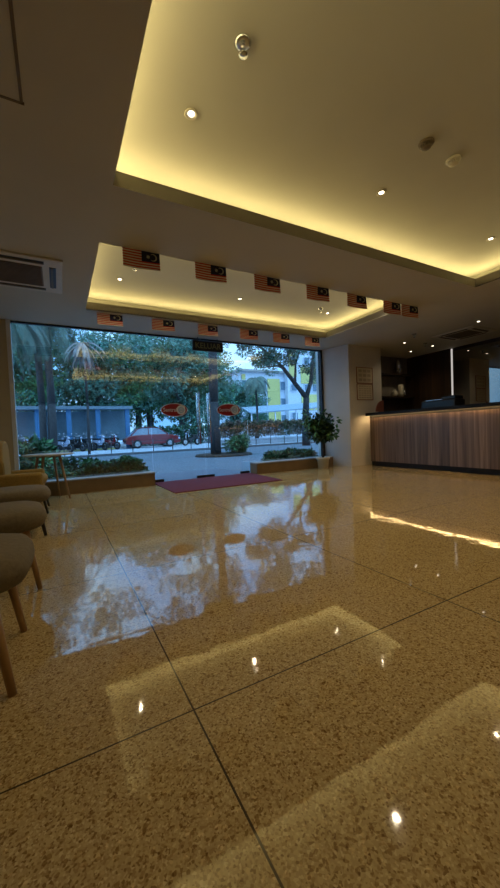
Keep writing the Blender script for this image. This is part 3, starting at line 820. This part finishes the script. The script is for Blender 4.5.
for c in ((-3.0, .2, 5.2), (-1.9, .3, 5.2), (-.9, -.2, 4.9), (.9, .2, 4.6), (1.5, -.1, 3.9), (-3.2, .2, 5.9), (-2.4, 0, 5.9), (-1.6, .3, 5.6), (-.6, 0, 5.4), (.2, .3, 5.9), (1.0, 0, 5.6), (1.7, 0, 4.9), (1.3, 0, 6.2), (-2.9, -.2, 4.4), (-2.1, -.2, 4.6), (1.4, .2, 4.2), (1.9, 0, 5.8), (-1.6, .2, 7.2), (-.2, -.2, 7.6), (1.2, .1, 7.8), (-2.8, 0, 7.0), (.4, .4, 8.8), (-1.2, 0, 8.6), (2.2, 0, 7.2)):
    for _ in range(4):
        q = [c[j]+rr.uniform(-.45, .45) for j in range(3)]
        leaves(b, q, (.45, .45, .28), 110, .18, rr, mi=int(rr.random() < .5), shell=.2, aspect=.4)
b.build('foliage', root, fixn=False)

# background trees (several crowns, shared mesh kinds)
def tree_proto(seed, m1, m2):
    rr = random.Random(seed); root = empty('broad_tree')
    b = MB('bark'); b.path([(0, 0, 0), (.1, 0, 2.5), (0, .1, 5)], [.28, .22, .14]).path([(.1, 0, 2.5), (1.4, .3, 4.6)], [.14, .06]).path([(.1, 0, 2.6), (-1.3, -.3, 4.8)], [.14, .06]); b.build('trunk', root)
    b = MB(m1, m2)
    for _ in range(60):
        u = Vector((rr.gauss(0, 1), rr.gauss(0, 1), rr.gauss(0, 1))).normalized()*rr.uniform(.3, 1)
        c = (u.x*2.6, u.y*1.8, 5.2+u.z*4.0); q = rr.uniform(.7, 1.15)
        leaves(b, c, (q, q, q*.75), 120, .30, rr, mi=int(rr.random() < .5), shell=.45, aspect=.45)
    b.build('foliage', root, fixn=False); return root
tA = tree_proto(41, 'leafblue', 'leafdark'); tB = tree_proto(42, 'leaf', 'leafblue')
TR = [(-6.0, 34, 1.3), (-1.6, 33, 1.2), (2.6, 34, 1.15), (6.6, 34, 1.2), (10.6, 33, 1.2), (14.2, 34, 1.1), (18.0, 36, .8), (21.0, 37, .7),
      (-9, 42, 1.9), (-2.6, 43, 1.9), (3.9, 44, 1.55), (9.9, 43, 1.65), (15.8, 44, 1.8), (-14, 40, 1.6)]
side = ['first', 'second', 'third', 'fourth', 'fifth', 'sixth', 'seventh', 'eighth']
for i, (x, y, s) in enumerate(TR):
    src = tA if i % 2 == 0 else tB
    t = src if i < 2 else copy_tree(src)
    place(t, (x, y, 0), rr.uniform(0, 6), s)
    row = 'front' if i < 8 else 'rear'; k = i if i < 8 else i-8
    tag(t, 'dense green tree behind the street, %s from left in the %s line of trees' % (side[k], row), 'tree', 'trees behind the street')

# hedge on low white wall at right
structure(MB('pavement').box(8.7, 17.5, 20.3, 20.7, .0, .42).build('wall_garden'))
hedge(8.9, 17.2, 20.25, 20.75, .55, 1.62, 6500, .13, 'long rust and green clipped hedge on a low white wall', 'leafrust', 'leafdark', 17)

# ------------------------------------------------------------------ street: shelter, car, motorcycles
root = tag(empty('parking_shelter', (0, 28, 0)), 'blue parking shelter with flat roof behind the motorcycles', 'shelter')
b = MB('shedroof'); b.box(-6.5, 5.0, -.3, 1.9, 3.02, 3.16); b.build('roof', root)
b = MB('shedroof'); b.box(-6.5, 5.02, -.36, -.3, 2.96, 3.18); b.build('fascia', root)
b = MB('shedwall'); b.box(-6.4, 4.8, 1.8, 1.9, .6, 2.96); b.build('back_panel', root)
for x in (-5.6, -3.4, -1.2, .7, 2.6, 4.66):
    b = MB('blue'); b.box(x-.16, x+.16, -.12, .12, 0, 3.02); b.build('post', root)
b = MB('bldyellow'); b.box(-6.4, 3.9, -.62, -.42, 0, .12); tag(b.build('yellow_kerb'), 'yellow painted kerb along the front of the parking shelter', 'kerb').location = (0, 28, 0)

def wheel(mb, c, r, w, axis, tm=0, hm=1):
    a = Vector(c)-Vector(axis)*w/2; d = Vector(c)+Vector(axis)*w/2
    mb.bar(a, d, r, seg=24, mi=tm); mb.bar(a-Vector(axis)*.01, d+Vector(axis)*.01, r*.62, seg=16, mi=hm)
root = tag(empty('car', (4.15, 26.0, 0)), 'red saloon car parked at the end of the shelter', 'car')
b = MB('carred')
body = [(0, .35), (.05, .75), (.3, .92), (1.0, .98), (2.95, .98), (3.75, .84), (3.98, .62), (4.0, .32), (3.6, .26), (.4, .26)]
b.prism([(x, 0, z) for x, z in body], (0, 1.66, 0)); b.build('body', root, bevel=.05)
b = MB('carglass')
b.prism([(.35, .06, .92), (.85, .12, 1.38), (1.3, .14, 1.46), (2.1, .14, 1.46), (2.45, .12, 1.40), (3.05, .06, .97)], (0, 1.5, 0)); b.build('windows', root, bevel=.03)
b = MB('carred'); b.prism([(.85, .10, 1.39), (1.3, .12, 1.47), (2.1, .12, 1.47), (2.45, .10, 1.41), (2.3, .1, 1.49), (1.9, .1, 1.53), (1.3, .1, 1.53), (.95, .1, 1.46)], (0, 1.46, 0))
b.bar((.35, .05, .92), (.88, .11, 1.4), .035).bar((3.05, .05, .97), (2.42, .11, 1.42), .035).bar((1.62, .05, .95), (1.62, .12, 1.46), .035); b.build('roof', root)
for x in (.80, 3.18):
    for y in (.09, 1.57):
        b = MB('tyre', 'steel'); wheel(b, (x, y, .31), .31, .2, (0, 1, 0)); b.build('wheel', root)
b = MB('logo_white'); b.box(3.82, 3.95, -.01, .25, .58, .70); b.build('headlight', root)
b = MB('salmon'); b.box(-.01, .12, -.01, .25, .62, .78); b.build('tail_light', root)

def motorcycle(body):
    root = empty('motorcycle')
    for x in (-.62, .62):
        b = MB('tyre', 'steel'); wheel(b, (x, 0, .28), .28, .09, (0, 1, 0)); b.build('wheel', root)
    b = MB(body); b.prism([(-.75, -.1, .62), (-.2, -.1, .50), (.05, -.1, .35), (.35, -.1, .40), (.42, -.1, .85), (.52, -.1, 1.0), (.46, -.1, 1.02), (.28, -.1, .6), (.05, -.1, .52), (-.1, -.1, .70), (-.8, -.1, .80)], (0, .2, 0)); b.build('body', root, bevel=.02)
    b = MB('black'); b.box(-.70, .0, -.13, .13, .74, .84, bev=.03); b.build('seat', root)
    b = MB('steel'); b.bar((.62, 0, .28), (.45, 0, .98), .03).bar((.42, -.32, 1.05), (.42, .32, 1.05), .018); b.ball((.42, -.30, 1.22), (.06, .02, .05), 8).ball((.42, .30, 1.22), (.06, .02, .05), 8)
    b.bar((.42, -.28, 1.05), (.42, -.30, 1.2), .008).bar((.42, .28, 1.05), (.42, .30, 1.2), .008); b.build('handlebar', root)
    b = MB('logo_white'); b.ball((.50, 0, .93), (.07, .09, .07), 10); b.build('headlight', root)
    b = MB('darkmetal'); b.box(-.1, .25, -.08, .08, .22, .42, bev=.02); b.bar((.1, -.1, .24), (-.8, -.14, .32), .035); b.build('engine', root)
    return root
protos = [motorcycle(m) for m in ('black', 'logo_white', 'carred', 'blue')]
cname = ['black', 'white', 'red', 'blue']
seq = [1, 0, 3, 0, 2, 1, 0, 1, 0, 0, 1, 2, 0]
seq2 = [0, 0, 2, 0, 1, 0, 3, 0, 0, 1, 0]
place_words = ['at the far left edge of the shelter', 'second from the left under the shelter', 'just left of the twin palms', 'just behind the twin palms', 'just right of the twin palms', 'left of the third shelter post', 'right of the third shelter post',
               'fourth left of the red car end post', 'between the middle shelter posts', 'third from the red car', 'second from the red car', 'right beside the tail of the red car', 'beyond the bonnet of the red car']
used = set()
for i, c in enumerate(seq):
    m = protos[c] if c not in used else copy_tree(protos[c]); used.add(c)
    x = -4.9+i*.74 if i < 12 else 9.2
    place(m, (x, 26.6+rr.uniform(-.15, .15), 0), math.radians(-58+rr.uniform(-12, 10)) if i < 12 else math.radians(200))
    tag(m, '%s motorcycle parked %s' % (cname[c], place_words[i]), 'motorcycle', 'motorcycles by the shelter')

words2 = ['leftmost', 'second from left', 'third from left', 'fourth from left', 'fifth from left', 'sixth from left', 'seventh from left', 'eighth from left', 'third from right', 'second from right', 'rightmost']
for i, c in enumerate(seq2):
    m = copy_tree(protos[c])
    place(m, (-4.3+i*.80, 29.0+rr.uniform(-.1, .1), 0), math.radians(-118+rr.uniform(-12, 10)))
    tag(m, '%s motorcycle under the shelter roof, %s in the rear row' % (cname[c], words2[i]), 'motorcycle', 'motorcycles in the rear row')
hedge(5.3, 13.5, 30.6, 31.4, .0, 1.75, 3600, .2, 'dark clipped hedge behind the red car', 'leafdark', 'leafblue', 23)

# ------------------------------------------------------------------ building at right, behind the trees
root = tag(empty('apartment_building', (0, 46, 0)), 'pale building with yellow panels behind the forked tree', 'building')
MB('bldwhite').box(23.5, 46, 0, 10, 0, 9.8).build('wall', root)
MB('bldwhite').box(31.5, 46, -1.0, 0, 0, 13.5).build('wall_wing', root)
for i, (x0, x1, z0, z1) in enumerate(((25.2, 26.6, 2.2, 8.6), (28.4, 30.6, 2.2, 8.9), (24.0, 24.6, 5.5, 9.4))):
    MB('bldyellow').box(x0, x1, -.15, 0, z0, z1).build('yellow_panel', root)
for x0, x1, z0, z1 in ((34.0, 37.5, 4.0, 6.5), (34.0, 37.5, 8.2, 10.8), (39, 44, 4.0, 10.6), (31.8, 33.2, 9.2, 12.6)):
    MB('bldyellow').box(x0, x1, -1.15, -1.0, z0, z1).build('yellow_panel', root)
for z in (2.0, 4.6, 7.2):
    for x in (23.9, 27.1, 30.7):
        f = MB('bldwhite').box(x-.06, x+1.06, -.2, -.02, z-.06, z+1.36).build('window_frame', root)
        MB('bldglass').box(x, x+1.0, -.22, -.2, z, z+1.3).build('pane', f)
for z in (2.6, 7.0, 11.2):
    for x in (32.0, 34.6, 36.2, 40.2, 42.4):
        f = MB('bldwhite').box(x-.06, x+1.06, -1.25, -1.0, z-.06, z+1.06).build('window_frame', root)
        MB('bldglass').box(x, x+1.0, -1.27, -1.25, z, z+1.0).build('pane', f)
MB('ledge').box(23.2, 46.3, -.5, 10.3, 9.8, 10.1).build('roof', root)
# covered walkway roof in front
root = tag(empty('covered_walkway', (0, 0, 0)), 'pale pitched walkway roof in front of the yellow building', 'walkway')
b = MB('shedroof'); b.prism([(16.5, 30, 2.6), (30.5, 34, 3.6), (30.5, 36, 4.3), (16.5, 32, 3.3)], (0, 0, .12)); b.build('roof', root)
for k in range(5):
    b = MB('bldwhite'); t = k/4; x, y = 16.7+13.6*t, 30.2+3.9*t; b.bar((x, y, 0), (x, y, 2.65+.95*t), .07, seg=8); b.build('post', root)

# ------------------------------------------------------------------ world, camera
w = bpy.data.worlds.new('World'); scene.world = w; w.use_nodes = True
nt = w.node_tree; bg = nt.nodes['Background']
tc = nt.nodes.new('ShaderNodeTexCoord'); n = nt.nodes.new('ShaderNodeTexNoise'); n.inputs['Scale'].default_value = 3.; n.inputs['Detail'].default_value = 5
r = nt.nodes.new('ShaderNodeValToRGB'); r.color_ramp.elements[0].position = .4; r.color_ramp.elements[1].position = .62
r.color_ramp.elements[0].color = (.15, .38, .78, 1); r.color_ramp.elements[1].color = (.42, .64, .90, 1)
nt.links.new(tc.outputs['Generated'], n.inputs['Vector']); nt.links.new(n.outputs['Fac'], r.inputs['Fac']); nt.links.new(r.outputs['Color'], bg.inputs['Color'])
sx = nt.nodes.new('ShaderNodeSeparateXYZ'); nt.links.new(tc.outputs['Generated'], sx.inputs[0])
mr = nt.nodes.new('ShaderNodeMapRange'); mr.inputs['From Min'].default_value = .1; mr.inputs['From Max'].default_value = 1.
mr.inputs['To Min'].default_value = 2.5; mr.inputs['To Max'].default_value = 7.4          # overcast sky, brighter overhead
nt.links.new(sx.outputs['Z'], mr.inputs['Value']); nt.links.new(mr.outputs[0], bg.inputs['Strength'])


cam_d = bpy.data.cameras.new('Camera'); cam = bpy.data.objects.new('Camera', cam_d); col.objects.link(cam)
yaw, pitch, roll = .497518561, .0337276112, -.0404353217
cy, sy = math.cos(yaw), math.sin(yaw)
fwd = Vector((sy*math.cos(pitch), cy*math.cos(pitch), -math.sin(pitch)))
rt = Vector((cy, -sy, 0)); up = rt.cross(fwd)
c, s = math.cos(roll), math.sin(roll)
r2, u2 = c*rt+s*up, -s*rt+c*up
mw = Matrix((r2, u2, -fwd)).transposed().to_4x4(); mw.translation = (0, 0, .85)
cam.matrix_world = mw
cam_d.sensor_fit = 'VERTICAL'; cam_d.sensor_height = 36; cam_d.lens = 351.354/888*36
cam_d.clip_start = .02; cam_d.clip_end = 400
scene.camera = cam

scene.view_settings.view_transform = 'Standard'; scene.view_settings.look = 'None'
scene.view_settings.exposure = 0; scene.view_settings.gamma = 1
scene.cycles.use_denoising = True
scene.cycles.denoising_input_passes = 'RGB_ALBEDO_NORMAL'
scene.cycles.use_adaptive_sampling = False
scene.cycles.max_bounces = 10; scene.cycles.diffuse_bounces = 5; scene.cycles.transparent_max_bounces = 24
scene.cycles.caustics_reflective = True
scene.cycles.sample_clamp_indirect = 4
